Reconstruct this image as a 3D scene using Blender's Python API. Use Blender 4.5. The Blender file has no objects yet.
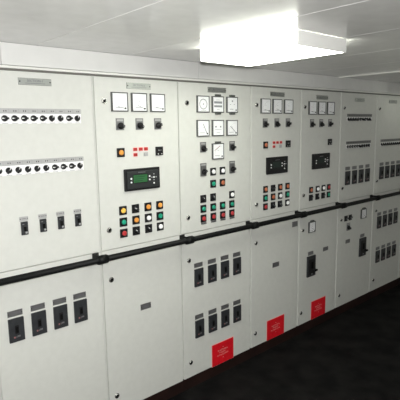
import bpy, bmesh, math, random
from mathutils import Matrix, Vector
random.seed(4)
S = bpy.context.scene
COL = S.collection

# ------------------------------------------------------------------ materials
def new_mat(name, color, rough=0.5, metal=0.0, emis=None, estr=0.0, spec=0.5):
    m = bpy.data.materials.new(name); m.use_nodes = True
    b = m.node_tree.nodes['Principled BSDF']
    b.inputs['Base Color'].default_value = (*color, 1)
    b.inputs['Roughness'].default_value = rough
    b.inputs['Metallic'].default_value = metal
    b.inputs['Specular IOR Level'].default_value = spec
    if emis:
        b.inputs['Emission Color'].default_value = (*emis, 1)
        b.inputs['Emission Strength'].default_value = estr
    return m

def speckle(m, c1, c2, scale, bump=0.0, detail=4, rough_var=None):
    """procedural colour variation and a little relief"""
    nt = m.node_tree; b = nt.nodes['Principled BSDF']
    tc = nt.nodes.new('ShaderNodeTexCoord')
    n = nt.nodes.new('ShaderNodeTexNoise'); n.inputs['Scale'].default_value = scale
    n.inputs['Detail'].default_value = detail
    nt.links.new(tc.outputs['Object'], n.inputs['Vector'])
    r = nt.nodes.new('ShaderNodeValToRGB')
    r.color_ramp.elements[0].position = 0.35; r.color_ramp.elements[1].position = 0.65
    r.color_ramp.elements[0].color = (*c1, 1); r.color_ramp.elements[1].color = (*c2, 1)
    nt.links.new(n.outputs['Fac'], r.inputs['Fac'])
    nt.links.new(r.outputs['Color'], b.inputs['Base Color'])
    if bump:
        bp = nt.nodes.new('ShaderNodeBump'); bp.inputs['Strength'].default_value = bump
        bp.inputs['Distance'].default_value = 0.004
        nt.links.new(n.outputs['Fac'], bp.inputs['Height'])
        nt.links.new(bp.outputs['Normal'], b.inputs['Normal'])
    return m

M = {}
M['paint'] = speckle(new_mat('cream_enamel', (.6, .6, .56), .5, spec=.3), (.645, .652, .615), (.67, .677, .64), 26)
M['fascia'] = speckle(new_mat('fascia_paint', (.6, .6, .56), .55, spec=.3), (.69, .69, .675), (.72, .72, .705), 9)
M['ceiling'] = speckle(new_mat('ceiling_paint', (.5, .5, .48), .2, spec=1.0), (.82, .81, .80), (.87, .86, .85), 14)
M['lip'] = new_mat('light_trim_paint', (.80, .80, .76), .45)
M['wall'] = speckle(new_mat('wall_paint', (.5, .5, .46), .7), (.62, .62, .58), (.68, .68, .63), 5)
M['floor'] = speckle(new_mat('black_rubber_floor', (.01, .01, .01), .8, spec=.08), (.004, .004, .0042), (.012, .0115, .011), 6, bump=.3)
M['plinth'] = speckle(new_mat('dark_plinth_paint', (.03, .012, .01), .5, spec=.3), (.016, .008, .007), (.026, .012, .010), 8)
M['gap'] = new_mat('shadow_gap_paint', (.17, .165, .15), .8)
M['black'] = new_mat('black_plastic', (.012, .012, .013), .45, spec=.35)
M['rail'] = new_mat('black_rail_coating', (.005, .0055, .0055), .55, spec=.2)
M['breaker'] = speckle(new_mat('charcoal_breaker_plastic', (.02, .022, .026), .5), (.022, .024, .027), (.032, .034, .038), 40)
M['slot'] = new_mat('deep_black', (.003, .003, .003), .6, spec=.2)
M['frame'] = new_mat('grey_meter_frame', (.075, .078, .075), .5)
M['clip'] = new_mat('grey_retaining_clip', (.10, .11, .10), .5)
M['dial'] = new_mat('white_dial', (.92, .93, .94), .5)
M['band'] = new_mat('grey_dial_band', (.30, .31, .33), .6)
M['ink'] = new_mat('dial_ink', (.20, .20, .22), .6)
M['inkb'] = new_mat('black_ink', (.02, .02, .02), .6)
M['inkr'] = new_mat('faded_red_ink', (.36, .15, .15), .6)
M['plate'] = new_mat('engraved_aluminium', (.46, .48, .46), .5, metal=.9)
M['label'] = new_mat('grey_label_plastic', (.26, .26, .265), .45, metal=.75)
M['strip'] = new_mat('silver_label_strip', (.47, .47, .47), .5, metal=.3)
M['white'] = new_mat('white_card', (.90, .90, .90), .6)
M['chrome'] = new_mat('chromed_lock', (.75, .75, .74), .25, metal=1)
M['orange'] = new_mat('orange_lens', (.88, .36, .07), .3, emis=(1, .45, .1), estr=.05)
M['amber'] = new_mat('amber_lens', (.95, .56, .10), .3, emis=(1, .6, .1), estr=.08)
M['rust'] = new_mat('brown_orange_lens', (.55, .17, .08), .35)
M['green'] = new_mat('green_lens', (.02, .36, .22), .3)
M['red'] = new_mat('red_lens', (.52, .045, .05), .35)
M['lwhite'] = new_mat('white_lens', (.97, .97, .96), .3, emis=(1, 1, 1), estr=.12)
M['led'] = new_mat('red_indicator', (.45, .03, .03), .4)
M['ledoff'] = new_mat('grey_indicator', (.40, .40, .40), .5)
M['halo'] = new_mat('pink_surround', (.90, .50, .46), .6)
M['screen'] = new_mat('green_lcd', (.03, .13, .045), .4)
M['screenoff'] = new_mat('dark_lcd', (.012, .022, .018), .5)
M['panelgrey'] = new_mat('dark_grey_keypad', (.024, .026, .028), .5)
M['sign'] = speckle(new_mat('red_sign_plate', (.5, .0, .02), .5), (.70, .004, .014), (.78, .007, .018), 30)
M['signedge'] = new_mat('sign_pale_border', (.85, .50, .46), .5)
M['signink'] = new_mat('sign_lettering', (.92, .55, .52), .6)
M['lamp'] = new_mat('lamp_diffuser', (.95, .95, .92), .4, emis=(.97, 1, .88), estr=10.8)
M['lamphouse'] = new_mat('lamp_housing', (.85, .85, .82), .4)

# ------------------------------------------------------------------ mesh helpers
class MB:
    """collects shapes, links them as ONE mesh"""
    def __init__(s): s.bm = bmesh.new(); s.mats = []
    def mi(s, m):
        m = M[m]
        if m not in s.mats: s.mats.append(m)
        return s.mats.index(m)
    def _put(s, verts, m, mat=None):
        if mat is not None: bmesh.ops.transform(s.bm, matrix=mat, verts=verts)
        i = s.mi(m)
        fs = {f for v in verts for f in v.link_faces}
        for f in fs: f.material_index = i
        return fs
    def box(s, x0, x1, y0, y1, z0, z1, m, bev=0, rot=0, pivot=None):
        v = bmesh.ops.create_cube(s.bm, size=1)['verts']
        bmesh.ops.scale(s.bm, vec=(x1-x0, y1-y0, z1-z0), verts=v)
        c = Vector(((x0+x1)/2, (y0+y1)/2, (z0+z1)/2))
        bmesh.ops.translate(s.bm, vec=c, verts=v)
        if rot:
            p = Vector(pivot) if pivot else c
            bmesh.ops.rotate(s.bm, cent=p, matrix=Matrix.Rotation(rot, 3, 'Y'), verts=v)
        fs = s._put(v, m)
        if bev:
            es = list({e for f in fs for e in f.edges})
            r = bmesh.ops.bevel(s.bm, geom=es, offset=bev, segments=2, affect='EDGES', profile=.6)
            i = s.mi(m)
            for f in r['faces']: f.material_index = i
        return s
    def cyl(s, cx, cz, r, y0, y1, m, seg=20, r2=None, smooth=True):
        """axis along y: radius r at y1 (panel side), r2 at y0 (front)"""
        v = bmesh.ops.create_cone(s.bm, cap_ends=True, segments=seg, radius1=r, radius2=(r if r2 is None else r2), depth=abs(y1-y0))['verts']
        mat = Matrix.Translation((cx, (y0+y1)/2, cz)) @ Matrix.Rotation(math.radians(90), 4, 'X')
        fs = s._put(v, m, mat)
        if smooth:
            for f in fs:
                if len(f.verts) == 4: f.smooth = True
        return s
    def tube_x(s, x0, x1, y, z, r, m, seg=24):
        v = bmesh.ops.create_cone(s.bm, cap_ends=True, segments=seg, radius1=r, radius2=r, depth=x1-x0)['verts']
        mat = Matrix.Translation(((x0+x1)/2, y, z)) @ Matrix.Rotation(math.radians(90), 4, 'Y')
        for f in s._put(v, m, mat):
            if len(f.verts) == 4: f.smooth = True
        return s
    def frame(s, w, h, b, y0, y1, m):
        """rectangular bezel ring centred on the origin"""
        o = [(-w/2, -h/2), (w/2, -h/2), (w/2, h/2), (-w/2, h/2)]
        n = [(-w/2+b, -h/2+b), (w/2-b, -h/2+b), (w/2-b, h/2-b), (-w/2+b, h/2-b)]
        g = 0.002
        of = [(-w/2+g, -h/2+g), (w/2-g, -h/2+g), (w/2-g, h/2-g), (-w/2+g, h/2-g)]
        V = lambda l, y: [s.bm.verts.new((a, y, c)) for a, c in l]
        ob, om, ff, nf, nb = V(o, y1), V(o, y0+g), V(of, y0), V(n, y0), V(n, y1)
        i = s.mi(m)
        for A, B in ((ob, om), (om, ff), (ff, nf), (nf, nb), (nb, ob)):
            for k in range(4):
                f = s.bm.faces.new((A[k], A[(k+1) % 4], B[(k+1) % 4], B[k])); f.material_index = i
        return s
    def mesh(s, name):
        bmesh.ops.recalc_face_normals(s.bm, faces=s.bm.faces)
        me = bpy.data.meshes.new(name); s.bm.to_mesh(me); s.bm.free()
        for m in s.mats: me.materials.append(m)
        return me

def link(name, me, parent=None, loc=(0, 0, 0), label=None):
    o = bpy.data.objects.new(name, me); COL.objects.link(o); o.location = loc
    if parent: o.parent = parent
    if label: o['label'] = label
    return o
def thing(name, label, cat, loc, group=None):
    o = bpy.data.objects.new(name, None); COL.objects.link(o); o.location = loc
    o.empty_display_size = .1
    o['label'] = label; o['category'] = cat
    if group: o['group'] = group
    return o
def struct(name, mb):
    o = link(name, mb.mesh(name)); o['kind'] = 'structure'; return o
CACHE = {}
def cached(key, fn):
    if key not in CACHE:
        mb = MB(); fn(mb); CACHE[key] = mb.mesh(key)
    return CACHE[key]

def lettering(text, size, m):
    """flat raised letters, centred, facing -y"""
    key = 'txt_' + text + str(size)
    if key in CACHE: return CACHE[key]
    cu = bpy.data.curves.new('lettering', 'FONT'); cu.body = text; cu.size = size
    cu.align_x = 'CENTER'; cu.align_y = 'CENTER'; cu.extrude = .0002; cu.resolution_u = 2
    tmp = bpy.data.objects.new('tmp', cu); COL.objects.link(tmp)
    dg = bpy.context.evaluated_depsgraph_get()
    me = bpy.data.meshes.new_from_object(tmp.evaluated_get(dg))
    bpy.data.objects.remove(tmp); bpy.data.curves.remove(cu)
    me.transform(Matrix.Rotation(math.radians(90), 4, 'X'))
    me.materials.clear(); me.materials.append(M[m])
    CACHE[key] = me
    return me

# ------------------------------------------------------------------ panel components (origin on the panel face, front is -y)
def setback(cab, x, z, p):
    """seat of a component whose front face was surveyed from the doorway: moved back along the sight line by its depth p"""
    return x-p*(x+cab.location.x)/2.277, z+p*(1.8-z)/2.277

def lock(cab, x, z):
    x, z = setback(cab, x, z, .007)
    def f(b):
        b.cyl(0, 0, .0155, -.005, 0, 'chrome', 24)
        b.cyl(0, 0, .0125, -.008, -.004, 'chrome', 24, r2=.011)
    def g(b):
        b.cyl(0, 0, .0078, -.0095, -.0075, 'slot', 16)
        b.box(-.0022, .0022, -.0135, -.0085, -.010, .010, 'slot', bev=.0005, rot=.6)
    o = link('lock', cached('lock', f), cab, (x, 0, z))
    link('keyhole', cached('keyhole', g), o)

def nameplate(cab, x, z, text, w=.163, h=.031):
    def f(b):
        b.box(-w/2-.001, w/2+.001, -.0010, 0, -h/2-.001, h/2+.001, 'clip')
        b.box(-w/2, w/2, -.002, 0, -h/2, h/2, 'plate', bev=.0005)
        b.cyl(-w/2+.006, 0, .0032, -.0035, -.0015, 'inkb', 10)
        b.cyl(w/2-.006, 0, .0032, -.0035, -.0015, 'inkb', 10)
        b.box(-.05, .05, -.0023, -.0019, -.0085, -.0065, 'ink')
    o = link('nameplate', cached('nameplate', f), cab, (x, 0, z), 'engraved grey nameplate at the top of the door')
    link('lettering', lettering(text, .0165, 'ink'), o, (0, -.0022, .004))

def blank_plate(cab, x, z, w=.077, h=.036):
    def f(b):
        b.box(-w/2, w/2, -.002, 0, -h/2, h/2, 'label', bev=.0005)
        for sx in (-1, 1): b.cyl(sx*(w/2-.006), 0, .0022, -.003, -.0015, 'inkb', 8)
        b.box(-.02, .02, -.0023, -.0018, .002, .006, 'ink')
        b.box(-.016, .016, -.0023, -.0018, -.008, -.005, 'ink')
    link('label_plate', cached('blank%.3f%.3f' % (w, h), f), cab, (x, 0, z))

def meter(cab, x, z, kind, clips='', s=.106):
    x, z = setback(cab, x, z, .006)
    def bez(b):
        b.frame(s, s, .0058, -.0125, 0, 'frame')
        b.box(-s/2+.004, s/2-.004, -.006, 0, -s/2+.004, s/2-.004, 'frame')
    o = link('meter', cached('meter%.3f' % s, bez), cab, (x, 0, z))
    def dial(b):
        k = s/2-.0054
        b.box(-k, k, -.0090, -.006, -k, k, 'dial')
        y0, y1 = -.0094, -.0088
        if kind == 'arc':
            for i in range(15):
                a = math.radians(12+i*(78/14)); r = .066 if i % 7 else .063
                cx, cz = .032-math.cos(a)*r, -.034+math.sin(a)*r
                b.box(cx-.0004, cx+.0004, y0, y1, cz-.0022, cz+.0022, 'band', rot=-(math.pi/2-a))
            b.box(-.030, .012, y0, y1, -.031, -.0285, 'ink')
            b.box(-.006, .006, y0, y1, .004, .006, 'band')
        elif kind == 'circle':
            n = 40
            for i in range(n):
                a = 2*math.pi*i/n; r = .031
                b.box(math.cos(a)*r-.0021, math.cos(a)*r+.0021, y0, y1, math.sin(a)*r-.003, math.sin(a)*r+.003, 'band', rot=-a)
            b.cyl(0, 0, .004, y0-.001, y1, 'ink', 12)
            b.box(-.025, .025, y0, y1, -.041, -.039, 'band')
        elif kind == 'bands':
            b.box(-.036, .036, y0, y1, .006, .020, 'band')
            b.box(-.036, .036, y0, y1, -.018, -.006, 'band')
            for i in range(9):
                b.box(-.0325+i*.008, -.0315+i*.008, y0-.0003, y1, .008, .018, 'ink')
                b.box(-.0325+i*.008, -.0315+i*.008, y0-.0003, y1, -.016, -.008, 'ink')
            b.box(-.018, .018, y0, y1, .028, .030, 'band')
            b.box(-.012, .012, y0, y1, -.034, -.032, 'band')
        elif kind == 'dots':
            for sx in (-1, 1): b.cyl(sx*.022, .008, .0055, y0-.0015, y1, 'ink', 14)
            b.box(-.03, .03, y0, y1, -.011, -.009, 'band')
            b.box(-.016, .016, y0, y1, -.032, -.030, 'band')
        elif kind == 'face':
            b.cyl(0, .024, .006, y0-.0005, y1, 'band', 14)
            b.box(-.022, -.014, y0, y1, .0, .004, 'band'); b.box(.014, .022, y0, y1, .0, .004, 'band')
            b.box(-.024, .010, y0, y1, -.031, -.028, 'ink')
    link('dial', cached('dial_%s%.3f' % (kind, s), dial), o)
    if kind in ('arc', 'face'):
        link('adjuster', cached('adjuster', lambda b: b.cyl(0, 0, .0048, -.0130, -.0088, 'inkb', 14)), o, (.034, 0, -.035))
    if clips:
        def fc(b):
            b.box(-.023, .023, -.014, 0, 0, .0125, 'clip', bev=.001)
            b.box(-.017, .017, -.016, -.013, .003, .0095, 'frame')
        if 't' in clips: link('retaining_clip', cached('clip', fc), o, (0, 0, s/2))
        if 'b' in clips: link('retaining_clip', cached('clip', fc), o, (0, 0, -s/2-.0125))
    return o
def needle(m, a, l=.052, x=.034, z=-.035, w=.0012, red=False):
    key = 'needle%s%.3f%.3f' % (red, l, w)
    link('needle', cached(key, lambda b: b.box(-w, w, -.0108, -.0100, 0, l, 'inkr' if red else 'ink')), m, (x, 0, z)).rotation_euler = (0, a, 0)

def selector(cab, x, z, ang, w=.052, h=.066, dy=-.009):
    x, z = setback(cab, x, z, 0.003)
    def f(b):
        b.box(-w/2, w/2, -.003, 0, -h/2, h/2, 'label', bev=.0008)
        b.box(-w/2+.006, w/2-.006, -.0034, -.0028, h/2-.016, h/2-.006, 'strip')
        for sx in (-1, 1): b.cyl(sx*(w/2-.004), h/2-.004, .0018, -.004, -.0025, 'inkb', 8)
    o = link('selector_switch', cached('selplate%.3f%.3f' % (w, h), f), cab, (x, 0, z))
    def k(b):
        b.cyl(0, 0, .0185, -.010, -.003, 'black', 24)
        b.cyl(0, 0, .0150, -.013, -.010, 'black', 24, r2=.013)
        b.box(-.0075, .0075, -.025, -.010, -.021, .017, 'black', bev=.0018)
        b.box(-.0010, .0010, -.0256, -.0248, .004, .015, 'strip')
    kn = link('knob', cached('selknob', k), o, (.003, 0, dy)); kn.rotation_euler = (0, ang, 0)

def lamp(cab, x, z, color):
    x, z = setback(cab, x, z, .005)
    def f(b):
        b.box(-.0245, .0245, -.006, 0, -.0255, .0255, 'black', bev=.0012)
        b.cyl(0, 0, .0180, -.008, -.006, 'black', 24)
    def g(b):
        b.cyl(0, 0, .0152, -.0125, -.007, color, 24, r2=.0150)
        b.cyl(0, 0, .0150, -.0150, -.0125, color, 24, r2=.010)
    nm = {'lwhite': 'white', 'amber': 'amber', 'orange': 'orange', 'rust': 'brown-orange', 'green': 'green', 'red': 'red'}[color]
    o = link('indicator_lamp', cached('lampbez', f), cab, (x, 0, z), '%s indicator lamp in a square black bezel' % nm)
    link('lens', cached('lens_'+color, g), o)

def rotary(cab, x, z, ang=.5):
    x, z = setback(cab, x, z, .006)
    def f(b):
        b.box(-.0245, .0245, -.006, 0, -.0255, .0255, 'black', bev=.0012)
    def g(b):
        b.cyl(0, 0, .019, -.011, -.006, 'black', 24, r2=.017)
        b.box(-.005, .005, -.020, -.010, -.018, .018, 'breaker', bev=.0015)
        b.box(-.0011, .0011, -.0204, -.0196, .002, .0155, 'white')
    o = link('rotary_switch', cached('rotbez', f), cab, (x, 0, z), 'black rotary switch with a pale pointer line')
    k = link('knob', cached('rotknob', g), o); k.rotation_euler = (0, ang, 0)

def led(cab, x, z, on=True):
    x, z = setback(cab, x, z, 0.004)
    def f(b):
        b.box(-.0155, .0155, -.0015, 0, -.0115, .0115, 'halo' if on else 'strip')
        b.box(-.0125, .0125, -.005, -.001, -.0088, .0088, 'led' if on else 'ledoff', bev=.001)
    link('alarm_light', cached('led%d' % on, f), cab, (x, 0, z), 'small red rectangular alarm light' if on else 'small grey unlit alarm light')

def relay(cab, x, z, w=.050):
    x, z = setback(cab, x, z, .006)
    def f(b):
        b.box(-w/2, w/2, -.012, 0, -.026, .026, 'black', bev=.0015)
        b.box(-.011, -.004, -.0125, -.0115, .002, .008, 'strip')
        b.box(-.001, .005, -.0125, -.0115, .002, .008, 'label')
        b.box(.008, .013, -.0125, -.0115, .003, .008, 'label')
    o = link('relay', cached('relay%.3f' % w, f), cab, (x, 0, z))
    for sx in (-1, 1):
        link('button', cached('relaybtn', lambda b: b.cyl(0, 0, .0028, -.014, -.0115, 'white', 10)), o, (sx*.013, 0, -.017))

def controller(cab, x, z, lit):
    x, z = setback(cab, x, z, .003)
    def f(b):
        b.box(-.124, .124, -.014, 0, -.064, .064, 'black', bev=.004)
        b.box(-.109, .112, -.0185, -.013, -.052, .050, 'panelgrey' if lit else 'black', bev=.003)
    def g(b):
        m = 'screen' if lit else 'screenoff'
        b.box(-.052, .052, -.0198, -.018, -.027, .027, 'black', bev=.0008)
        b.box(-.048, .048, -.0204, -.0195, -.022, .022, m)
        for i in range(3): b.box(-.042, .034-.01*i, -.0206, -.0203, .010-.012*i, .0125-.012*i, 'screenoff')
    def h(b): b.cyl(0, 0, .0052, -.0215, -.018, 'white', 14)
    def h2(b): b.cyl(0, 0, .0036, -.0215, -.018, 'strip', 12)
    o = link('generator_controller', cached('ctrl%d' % lit, f), cab, (x, 0, z),
             'black generator controller with a %s' % ('green screen' if lit else 'dark screen'))
    sc = link('screen', cached('scr%d' % lit, g), o, (-.021, 0, .005))
    link('marking', cached('ctrlmark', lambda b: b.box(-.02, .03, -.0195, -.018, -.002, .002, 'label')), o, (-.015, 0, .041))
    for px, pz in ((-.085, .008), (-.085, -.013), (.044, .014), (.044, -.006), (.075, .006), (.075, -.029)):
        link('button', cached('ctrlbtn', h), o, (px, 0, pz))
    for px, pz in ((.075, .025), (.060, .006), (.091, .006), (.075, -.010)):
        link('button', cached('ctrlbtn2', h2), o, (px, 0, pz))

def breaker(cab, x, z, w=.077, h=.124, lab=True, lz=None, lw=.075, lh=.031):
    x, z = setback(cab, x, z, .006)
    def f(b):
        b.box(-w/2, w/2, -.010, 0, -h/2, h/2, 'breaker', bev=.002)
        b.box(-w*.13, w*.13, -.0115, -.009, -h*.16, h*.20, 'black', bev=.0005)
        b.box(-w*.22, -w*.12, -.0107, -.0098, -h*.33, -h*.26, 'inkr')
        b.box(w*.0, w*.20, -.0107, -.0098, -h*.31, -h*.24, 'label')
        b.box(-w*.06, -w*.02, -.0107, -.0098, -h*.33, -h*.26, 'label')
    def t(b): b.box(-w*.075, w*.075, -.017, -.011, -h*.10, h*.14, 'slot', bev=.0008)
    o = link('circuit_breaker', cached('brk%.3f%.3f' % (w, h), f), cab, (x, 0, z))
    link('toggle', cached('tog%.3f%.3f' % (w, h), t), o)
    if lab:
        def l(b):
            b.box(-lw/2, lw/2, -.002, 0, -lh/2, lh/2, 'label', bev=.0005)
            for sx in (-1, 1): b.cyl(sx*(lw/2-.004), 0, .0022, -.003, -.0015, 'inkb', 8)
            b.box(-lw*.25, lw*.25, -.0023, -.0018, -.001, .002, 'ink')
        link('label_plate', cached('lab%.3f%.3f' % (lw, lh), l), cab, (x, 0, z+h/2+.009+lh/2))

def small_breaker(cab, x, z):
    w, h = .034, .067
    def f(b):
        b.box(-w/2, w/2, -.008, 0, -h/2, h/2, 'breaker', bev=.001)
        b.box(.002, .012, -.0087, -.0078, -h*.40, -h*.26, 'strip')
        b.box(-.011, -.002, -.0087, -.0078, h*.28, h*.34, 'label')
    def t(b): b.box(-.006, .006, -.015, -.008, -.014, .010, 'slot', bev=.001)
    o = link('circuit_breaker', cached('sbrk', f), cab, (x, 0, z))
    link('toggle', cached('stog', t), o)
    def l(b):
        b.box(-.022, .022, -.002, 0, -.0115, .0115, 'strip', bev=.0005)
        for sx in (-1, 1): b.cyl(sx*.018, .001, .0024, -.003, -.0015, 'inkb', 8)
        b.box(-.010, .010, -.0023, -.0018, -.001, .002, 'label')
    link('label_plate', cached('slab', l), cab, (x, 0, z+h/2+.014))

def main_breaker(cab, x, z, w=.116, h=.182):
    x, z = setback(cab, x, z, .007)
    def f(b):
        b.box(-w/2, w/2, -.014, 0, -h/2, h/2, 'breaker', bev=.003)
        b.box(-w*.34, w*.34, -.018, -.013, -h*.40, h*.36, 'black', bev=.002)
        b.box(-w*.1, w*.08, -.0188, -.0175, -h*.40, -h*.34, 'label')
    def g(b):
        b.cyl(0, 0, .016, -.026, -.014, 'black', 20)
        b.box(-.006, .026, -.036, -.024, -.008, .008, 'slot', bev=.002)
    def t(b): b.box(-.010, .010, -.024, -.017, -.028, .030, 'slot', bev=.001)
    o = link('main_breaker', cached('mbrk', f), cab, (x, 0, z), 'tall black main breaker with a handle at lower right')
    link('handle', cached('mhandle', g), o, (w*.28, 0, -h*.22))
    link('toggle', cached('mtog', t), o, (0, 0, .01))
    blank_plate(cab, x-.003, z+h/2+.022, .076, .032)

def knob_row(cab, xs, z, angs, strip, white=True, r=.0150, dark=False):
    """silver legend strip with small rotary knobs under it"""
    x0, x1 = strip
    def st(b):
        b.box(x0, x1, -.002, 0, -.0125, .0125, 'strip' if not dark else 'label', bev=.0004)
        for x in xs:
            for d in (-.006, .004): b.box(x+d, x+d+.004, -.0024, -.0018, -.003, .003, 'inkb')
            b.box(x+.019, x+.0195, -.0024, -.0018, -.010, .010, 'ink')
    link('legend_strip', MBm(st, 'legend_strip'), cab, (0, 0, z+.0345))
    if white:
        def wh(b):
            b.box(x0, x1, -.0015, 0, -.026 if not dark else -.016, .022 if not dark else .016, 'white')
            if not dark:
                for x in xs: b.box(x-.015, x+.012, -.0019, -.0013, -.0245, -.0225, 'band')
        link('white_backing', MBm(wh, 'white_backing'), cab, (0, 0, z))
    for x, a in zip(xs, angs):
        x = setback(cab, x, z, .009)[0]
        def k(b):
            b.cyl(0, 0, r, -.009, -.001, 'black', 24, r2=r*.93)
            b.box(-.0045, .0045, -.015, -.008, -r*1.15, r*.95, 'black', bev=.0012)
            b.box(-.0022, .0022, -.0156, -.0145, r*.50, r*.98, 'white')
            b.box(-.0009, .0009, -.0156, -.0145, r*.1, r*.50, 'white')
        o = link('knob', cached('rowknob%.4f' % r, k), cab, (x, 0, z)); o.rotation_euler = (0, a, 0)
def MBm(fn, name):
    mb = MB(); fn(mb); return mb.mesh(name)

def red_sign(cab, x, z, w=.213, h=.162):
    def f(b):
        b.box(-w/2-.005, w/2+.005, -.0012, 0, -h/2-.002, h/2+.005, 'signedge')
        b.box(-w/2, w/2, -.003, -.001, -h/2, h/2, 'sign')
    o = link('warning_sign', cached('sign', f), cab, (x, 0, z), 'red warning sign with pale lettering at the foot of the door')
    def t(b):
        rnd = random.Random(3)
        for row, (z0, l, hh) in enumerate(((.022, .050, .0055), (.004, .034, .0045), (-.014, .058, .0045))):
            cx = -l
            while cx < l-.004:
                ww = rnd.uniform(.006, .010)
                b.box(cx, cx+.0016, -.0034, -.0029, z0-hh, z0+hh, 'signink')
                if rnd.random() < .6: b.box(cx, cx+ww*.7, -.0034, -.0029, z0+hh-.0018, z0+hh, 'signink')
                if rnd.random() < .6: b.box(cx, cx+ww*.7, -.0034, -.0029, z0-hh, z0-hh+.0018, 'signink')
                cx += ww+.0018
        b.box(-.004, .004, -.0034, -.0029, .040, .043, 'signink')
        b.box(-.004, .004, -.0034, -.0029, -.040, -.037, 'signink')
    link('sign_lettering', cached('signtxt', t), o)

# ------------------------------------------------------------------ cabinets
ZT, ZB, ZG = 2.0705, .097, 1.110
DEPTH = .56
def cabinet(x0, x1, label):
    c = thing('switchgear_cabinet', label, 'electrical cabinet', (x0, 0, 0), None)
    w = x1-x0
    g = .0070
    b = MB(); b.box(.0008, w-.0008, .0135, DEPTH, ZB, 2.074, 'paint'); link('body', b.mesh('body'), c)
    b = MB(); b.box(g, w-g, 0, .0130, ZG+.002, ZT, 'paint', bev=.002); link('upper_door', b.mesh('upper_door'), c)
    b = MB(); b.box(g, w-g, 0, .0130, ZB+.001, ZG-.002, 'paint', bev=.002); link('lower_door', b.mesh('lower_door'), c)
    b = MB(); b.box(.0008, w-.0008, .022, DEPTH-.02, .0, ZB, 'plinth'); link('plinth', b.mesh('plinth'), c, label='dark brown recessed plinth')
    return c
X = [.048, .648, 1.248, 1.825, 2.489, 3.076, 3.648, 4.273, 4.900, 5.500]
R = lambda a: math.radians(a)

# cabinet beyond the left picture edge
cabinet(X[0], X[1], 'plain cream cabinet before the first knob row cabinet, at the left picture edge')

# 1: two knob rows, small and large breakers
c = cabinet(X[1], X[2], 'cream cabinet with two rows of round black knobs on white strips, leftmost')
o = X[1]
nameplate(c, .935-o, 2.026, 'SECTION-1')
xs = [1.151-.0466*i-o for i in range(10)][::-1]
knob_row(c, xs, 1.851, [R(a) for a in (-90, -90, -90, -90, -90, -90, 20, 20, -90, 15)], (.700-o, 1.168-o))
knob_row(c, xs, 1.604, [R(a) for a in (20, 30, 20, 30, 30, 30, -90, -90, -90, 10)], (.700-o, 1.168-o))
for x in (.829, .925, 1.021, 1.118): small_breaker(c, x-o, 1.312)
for x in (.752, .869, .988, 1.105): breaker(c, x-o, .800)

def generator_section(o, c, n, mx, lx, lit, plate_z, dz=0):
    nameplate(c, mx[1]-o, plate_z, 'SECTION-%d' % n)
    for i, x in enumerate(mx):
        m = meter(c, x-o, 1.941+dz, 'arc'); needle(m, R(-80 if i != 1 else -70), .050)
    for x, a in zip(mx, (100, 125, 70)): selector(c, x-o-.003, 1.818+dz, R(a))
    relay(c, mx[2]-o+.002, 1.656+dz*.8)
    controller(c, mx[1]-o, 1.498+dz*.5, lit)

# 2: first generator section
c = cabinet(X[2], X[3], 'cream cabinet with three meters and a controller with lit green screen')
o = X[2]
generator_section(o, c, 2, (1.410, 1.541, 1.672), None, True, 2.032)
lamp(c, 1.405-o, 1.659, 'orange')
for x in (1.503, 1.541, 1.578): led(c, x-o, 1.673)
led(c, 1.503-o, 1.642); led(c, 1.577-o, 1.642, False)
px = (1.403, 1.490, 1.579, 1.666)
for x, k in zip(px, ('amber', None, 'orange', 'orange')):
    lamp(c, x-o, 1.325, k) if k else rotary(c, x-o, 1.325, R(-60))
for x, k in zip(px, ('green', 'orange', 'lwhite', 'green')): lamp(c, x-o, 1.257, k)
for x, k in zip(px, ('red', None, None, 'lwhite')):
    lamp(c, x-o, 1.191, k) if k else rotary(c, x-o, 1.191, R(-50 if x < 1.5 else -45))
lock(c, 1.314-o, 1.944); lock(c, 1.309-o, 1.223); lock(c, 1.307-o, .930); lock(c, 1.309-o, .200)
blank_plate(c, 1.536-o, .708, .077, .037)

# 3: synchronising section
c = cabinet(X[3], X[4], 'wide cream cabinet with seven meters, above eight breakers in two rows')
o = X[3]
nameplate(c, 2.159-o, 2.034, 'SECTION-3')
meter(c, 2.034-o, 1.941, 'circle')
m = meter(c, 2.166-o, 1.941, 'bands', 'tb')
m = meter(c, 2.300-o, 1.941, 'face', 'tb')
m = meter(c, 2.031-o, 1.787, 'arc'); needle(m, R(-26), .066, .028, -.032, .0018)
m = meter(c, 2.165-o, 1.787, 'dots')
m = meter(c, 2.299-o, 1.786, 'arc'); needle(m, R(-50), .066, .032, -.032, .0018)
m = meter(c, 2.163-o, 1.632, 'arc', 't'); needle(m, R(60), .058, -.034, .006, .0014, red=True)
for x, z, a in ((2.030, 1.664, 120), (2.299, 1.662, 90)): selector(c, x-o, z, R(a))
for x, z, a in ((2.030, 1.516, 60), (2.299, 1.515, 75)): selector(c, x-o, z, R(a), .054, .086, -.014)
lamp(c, 2.118-o, 1.497, 'lwhite'); lamp(c, 2.206-o, 1.497, 'lwhite')
lamp(c, 2.117-o, 1.415, 'green'); lamp(c, 2.205-o, 1.415, 'rust')
rotary(c, 2.027-o, 1.322, R(-40)); rotary(c, 2.116-o, 1.323, R(-30)); lamp(c, 2.296-o, 1.322, 'lwhite')
for x in (2.026, 2.116, 2.205, 2.295):
    lamp(c, x-o, 1.255, 'green'); lamp(c, x-o, 1.189, 'red')
    link('tag', cached('tag', lambda b: b.box(-.024, .024, -.002, 0, -.006, .006, 'label')), c, (x-o, 0, 1.156))
lock(c, 1.902-o, 1.946); lock(c, 1.895-o, 1.212); lock(c, 1.894-o, .923); lock(c, 1.894-o, .200)
for x in (1.976, 2.100, 2.223, 2.346):
    breaker(c, x-o, .790); breaker(c, x-o, .424)
red_sign(c, 2.193-o, .176)

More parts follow.
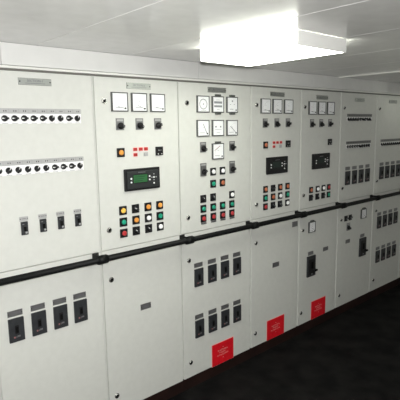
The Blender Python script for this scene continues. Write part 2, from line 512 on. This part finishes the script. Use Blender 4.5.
# 4: second generator section
c = cabinet(X[4], X[5], 'cream cabinet with three meters and a dark controller above a nearly bare red-signed lower door')
o = X[4]
generator_section(o, c, 4, (2.649, 2.782, 2.916), None, False, 2.027, -.002)
lamp(c, 2.654-o, 1.655, 'rust')
for x in (2.750, 2.790, 2.832): led(c, x-o, 1.669)
led(c, 2.750-o, 1.639); led(c, 2.828-o, 1.639, False)
px = (2.656, 2.745, 2.830, 2.920)
for x, k in zip(px, ('rust', None, 'rust', 'rust')):
    lamp(c, x-o, 1.322, k) if k else rotary(c, x-o, 1.322, R(80))
for x, k in zip(px, ('green', 'rust', 'lwhite', 'green')): lamp(c, x-o, 1.255, k)
for x, k in zip(px, ('red', None, None, 'lwhite')):
    lamp(c, x-o, 1.189, k) if k else rotary(c, x-o, 1.189, R(-50))
lock(c, 2.556-o, 1.945); lock(c, 2.557-o, 1.218); lock(c, 2.554-o, .923); lock(c, 2.551-o, .201)
blank_plate(c, 2.783-o, .708, .080, .038); blank_plate(c, 3.019-o, 1.000, .070, .044)
red_sign(c, 2.788-o, .180)

# 5: third generator section
c = cabinet(X[5], X[6], 'cream cabinet with small meter and tall black main breaker beside a red sign below')
o = X[5]
generator_section(o, c, 5, (3.231, 3.360, 3.490), None, False, 2.020, -.008)
px = (3.237, 3.329, 3.415, 3.496)
for x, k in zip(px, ('rust', 'lwhite', 'lwhite', 'red')): lamp(c, x-o, 1.258, k)
for x, k in zip(px, (60, -30, 75, None)):
    rotary(c, x-o, 1.192, R(k)) if k else lamp(c, x-o, 1.192, 'green')
lock(c, 3.133-o, 1.939); lock(c, 3.137-o, 1.222); lock(c, 3.137-o, .927); lock(c, 3.134-o, .199)
m = meter(c, 3.259-o, .938, 'arc', 't', .092); needle(m, R(-60), .045, .028, -.028)
main_breaker(c, 3.260-o, .593); blank_plate(c, 3.470-o, .707, .078, .036)
red_sign(c, 3.380-o, .181)

# 6: feeder section with two knob rows
c = cabinet(X[6], X[7], 'cream cabinet with two short rows of tiny knobs above four narrow black breakers')
o = X[6]
nameplate(c, 3.952-o, 2.014, 'SECTION-6', )
xs = [3.785+.0413*i-o for i in range(10)]
knob_row(c, xs, 1.842, [R(a) for a in (-40, -40, -40, -40, -70, -110, -40, -110, -40, -40)], (3.748-o, 4.180-o), white=True, r=.0150, dark=True)
knob_row(c, xs, 1.597, [R(a) for a in (-100, -110, -110, -110, -110, -20, 20, 20, 20, 20)], (3.748-o, 4.180-o), white=True, r=.0140, dark=True)
for x in (3.796, 3.913, 4.030, 4.147): breaker(c, x-o, 1.311, .077, .126)
lock(c, 3.709-o, 1.939); lock(c, 3.716-o, 1.224); lock(c, 3.717-o, .930); lock(c, 3.722-o, .205)
m = meter(c, 4.104-o, .938, 'arc', 't', .092); needle(m, R(-60), .045, .028, -.028)
rotary(c, 3.795-o, .934, R(-100)); rotary(c, 3.868-o, .934, R(-100)); selector(c, 3.838-o, .849, R(125), .056, .072)
blank_plate(c, 3.833-o, .711, .076, .036); main_breaker(c, 4.110-o, .606)

# 7: last visible feeder section
c = cabinet(X[7], X[8], 'cream cabinet cut by the right picture edge, one knob row and three breaker rows')
o = X[7]
xs = [4.405+.0413*i-o for i in range(10)]
knob_row(c, xs, 1.597, [R(-40)]*10, (4.368-o, 4.800-o), white=True, r=.0140, dark=True)
for x in (4.421, 4.538, 4.655, 4.772):
    breaker(c, x-o, 1.311, .077, .126); breaker(c, x-o, .805); breaker(c, x-o, .444)
lock(c, 4.334-o, 1.941); lock(c, 4.336-o, 1.235); lock(c, 4.351-o, .932); lock(c, 4.357-o, .206)
nameplate(c, 4.587-o, 2.013, 'SECTION-7')

# 8: plain cabinet at the end of the row
cabinet(X[8], X[9], 'plain cream cabinet at the far right end of the row by the end wall')

# ------------------------------------------------------------------ handrail
hr = thing('handrail', 'long black tubular handrail running across all the cabinet fronts', 'handrail', (X[0], 0, 0))
RY, RZ, RR = -.070, 1.086, .0168
b = MB(); b.tube_x(0.0, X[9]-X[0]-.05, RY, RZ, RR, 'rail'); link('rail', b.mesh('rail'), hr)
def br(b):
    b.box(-.019, .019, -.010, -.0002, -.022, .024, 'rail', bev=.003)
    b.box(-.019, -.009, -.074, -.008, -.012, .024, 'rail', bev=.003)
    b.cyl(.004, 0, .013, -.062, -.008, 'rail', 16)
def colr(b):
    b.tube_x(-.026, .026, 0, 0, .0245, 'rail')
    b.tube_x(-.032, -.024, 0, 0, .0215, 'rail'); b.tube_x(.024, .032, 0, 0, .0215, 'rail')
def bolt(b): b.cyl(0, 0, .0052, -.0035, 0, 'chrome', 6, smooth=False)
for xs_ in (.60, 1.209, 1.832, 2.452, 3.032, 3.622, 4.225, 4.85):
    q = link('bracket', cached('railbracket', br), hr, (xs_-X[0], 0, RZ))
    link('collar', cached('railcollar', colr), q, (.006, RY, 0))
    link('bolt', cached('railbolt', bolt), q, (.010, -.010, .017), 'small bright bolt head')

# ------------------------------------------------------------------ setting
XL, XR, YB, YF, ZC = -1.3, 5.62, -3.4, .60, 2.200
b = MB(); b.box(XL, XR, YB, YF, -.05, 0, 'floor'); struct('floor', b)
b = MB()
b.box(XL, XR, YB, YF, ZC+.012, ZC+.06, 'gap')
joints = [XL, -.64, -.11, .42, .95, 1.48, 2.01, 2.54, 3.07, 3.60, 4.13, 4.66, 5.19, XR]
for i in range(len(joints)-1):
    b.box(joints[i]+.002, joints[i+1]-.002, YB, YF-.001, ZC, ZC+.014, 'ceiling', bev=.0015)
struct('ceiling', b)
b = MB(); b.box(XL, XR, YF, YF+.06, 0, ZC+.06, 'wall'); struct('wall_back', b)
b = MB(); b.box(XL, XR, YB-.06, YB, 0, ZC+.06, 'wall'); struct('wall_front', b)
b = MB(); b.box(XL-.06, XL, YB, YF, 0, ZC+.06, 'wall'); struct('wall_left', b)
b = MB(); b.box(XR, XR+.06, YB, YF, 0, ZC+.06, 'wall'); struct('wall_right', b)
# fascia board between the cabinets and the ceiling, with joints
b = MB()
fj = [XL, -.44, .78, 2.00, 3.235, 4.46, XR]
for i in range(len(fj)-1):
    b.box(fj[i]+.0015, fj[i+1]-.0015, -.002, .018, 2.098, ZC-.001, 'fascia', bev=.001)
b.box(XL, XR, .018, .03, 2.09, ZC-.001, 'gap')
struct('trim_1', b)
b = MB(); b.box(XL, XR, -.008, .03, 2.083, 2.095, 'lip', bev=.002); struct('trim_2', b)
b = MB(); b.box(XL, XR, .006, .03, 2.0745, 2.083, 'gap'); struct('trim_3', b)  # dark colour of this strip stands in for shade beneath the lip
# raised strip crossing the ceiling over the fifth cabinet
b = MB(); b.box(3.590, 3.625, YB, -.003, ZC-.010, ZC-.0005, 'lip', bev=.002); struct('trim_4', b)

# ceiling lamp
def ceiling_lamp(x0, x1, y0, y1, label):
    L = thing('ceiling_light', label, 'ceiling light', ((x0+x1)/2, (y0+y1)/2, ZC-.0005))
    w, d = (x1-x0)/2, (y1-y0)/2
    b = MB(); b.box(-w+.012, w-.012, -d+.012, d-.012, -.012, 0, 'lamphouse', bev=.002); link('housing', b.mesh('housing'), L)
    b = MB(); b.box(-w, w, -d, d, -.062, -.012, 'lamp', bev=.004); link('diffuser', b.mesh('diffuser'), L)
    for sy in (-1, 1):  # opaque caps added to keep lamp light off the nearby doors
        y = sy*(d+.0042)
        b = MB(); b.box(-w-.001, w+.001, y-.004, y+.004, -.063, -.001, 'lamphouse', bev=.001); link('light_stop_cap', b.mesh('light_stop_cap'), L)
ceiling_lamp(1.672, 2.045, -1.01, -.395, 'bright white box lamp on the ceiling above the seven meter cabinet')
ceiling_lamp(4.50, 4.80, -.30, -.25, 'added slim white tube lamp beyond the right edge, lighting the last cabinets')  # added lamp out of view, brightens the upper right cabinets and fascia
ceiling_lamp(-1.04, -.675, -2.10, -1.46, 'added white box lamp near the left wall, unseen beyond the left edge')  # unseen fixture added to lift the light on the left side

# ------------------------------------------------------------------ light
def area(name, loc, target, size, power, color):
    l = bpy.data.lights.new(name, 'AREA'); l.shape = 'DISK'; l.size = size; l.energy = power; l.color = color
    o = bpy.data.objects.new(name, l); COL.objects.link(o); o.location = loc
    o.rotation_euler = (Vector(target)-Vector(loc)).to_track_quat('-Z', 'Y').to_euler()
    return o
area('camera_flash', (-.02, -2.29, 1.90), (2.3, 0, 1.15), .06, 52, (1, .995, .985))

w = bpy.data.worlds.new('room_air'); S.world = w; w.use_nodes = True
w.node_tree.nodes['Background'].inputs[0].default_value = (.9, .92, .9, 1)
w.node_tree.nodes['Background'].inputs[1].default_value = .05

# ------------------------------------------------------------------ camera
cam = bpy.data.cameras.new('camera'); co = bpy.data.objects.new('camera', cam); COL.objects.link(co)
cam.sensor_width = 36; cam.lens = 463.33/400*36; cam.clip_start = .05
r = Vector((0.75049296, -0.66070395, -0.01518566)); u = Vector((0.11514299, 0.10809519, 0.98745001)); f = Vector((0.65077063, 0.7428228, -0.15720011))
m = Matrix((( r.x, u.x, -f.x, 0), (r.y, u.y, -f.y, -2.27731), (r.z, u.z, -f.z, 1.800), (0, 0, 0, 1)))
co.matrix_world = m
S.camera = co
S.view_settings.view_transform = 'Standard'; S.view_settings.look = 'None'
S.view_settings.exposure = 0.14; S.view_settings.gamma = 1.0
S.view_settings.use_curve_mapping = False
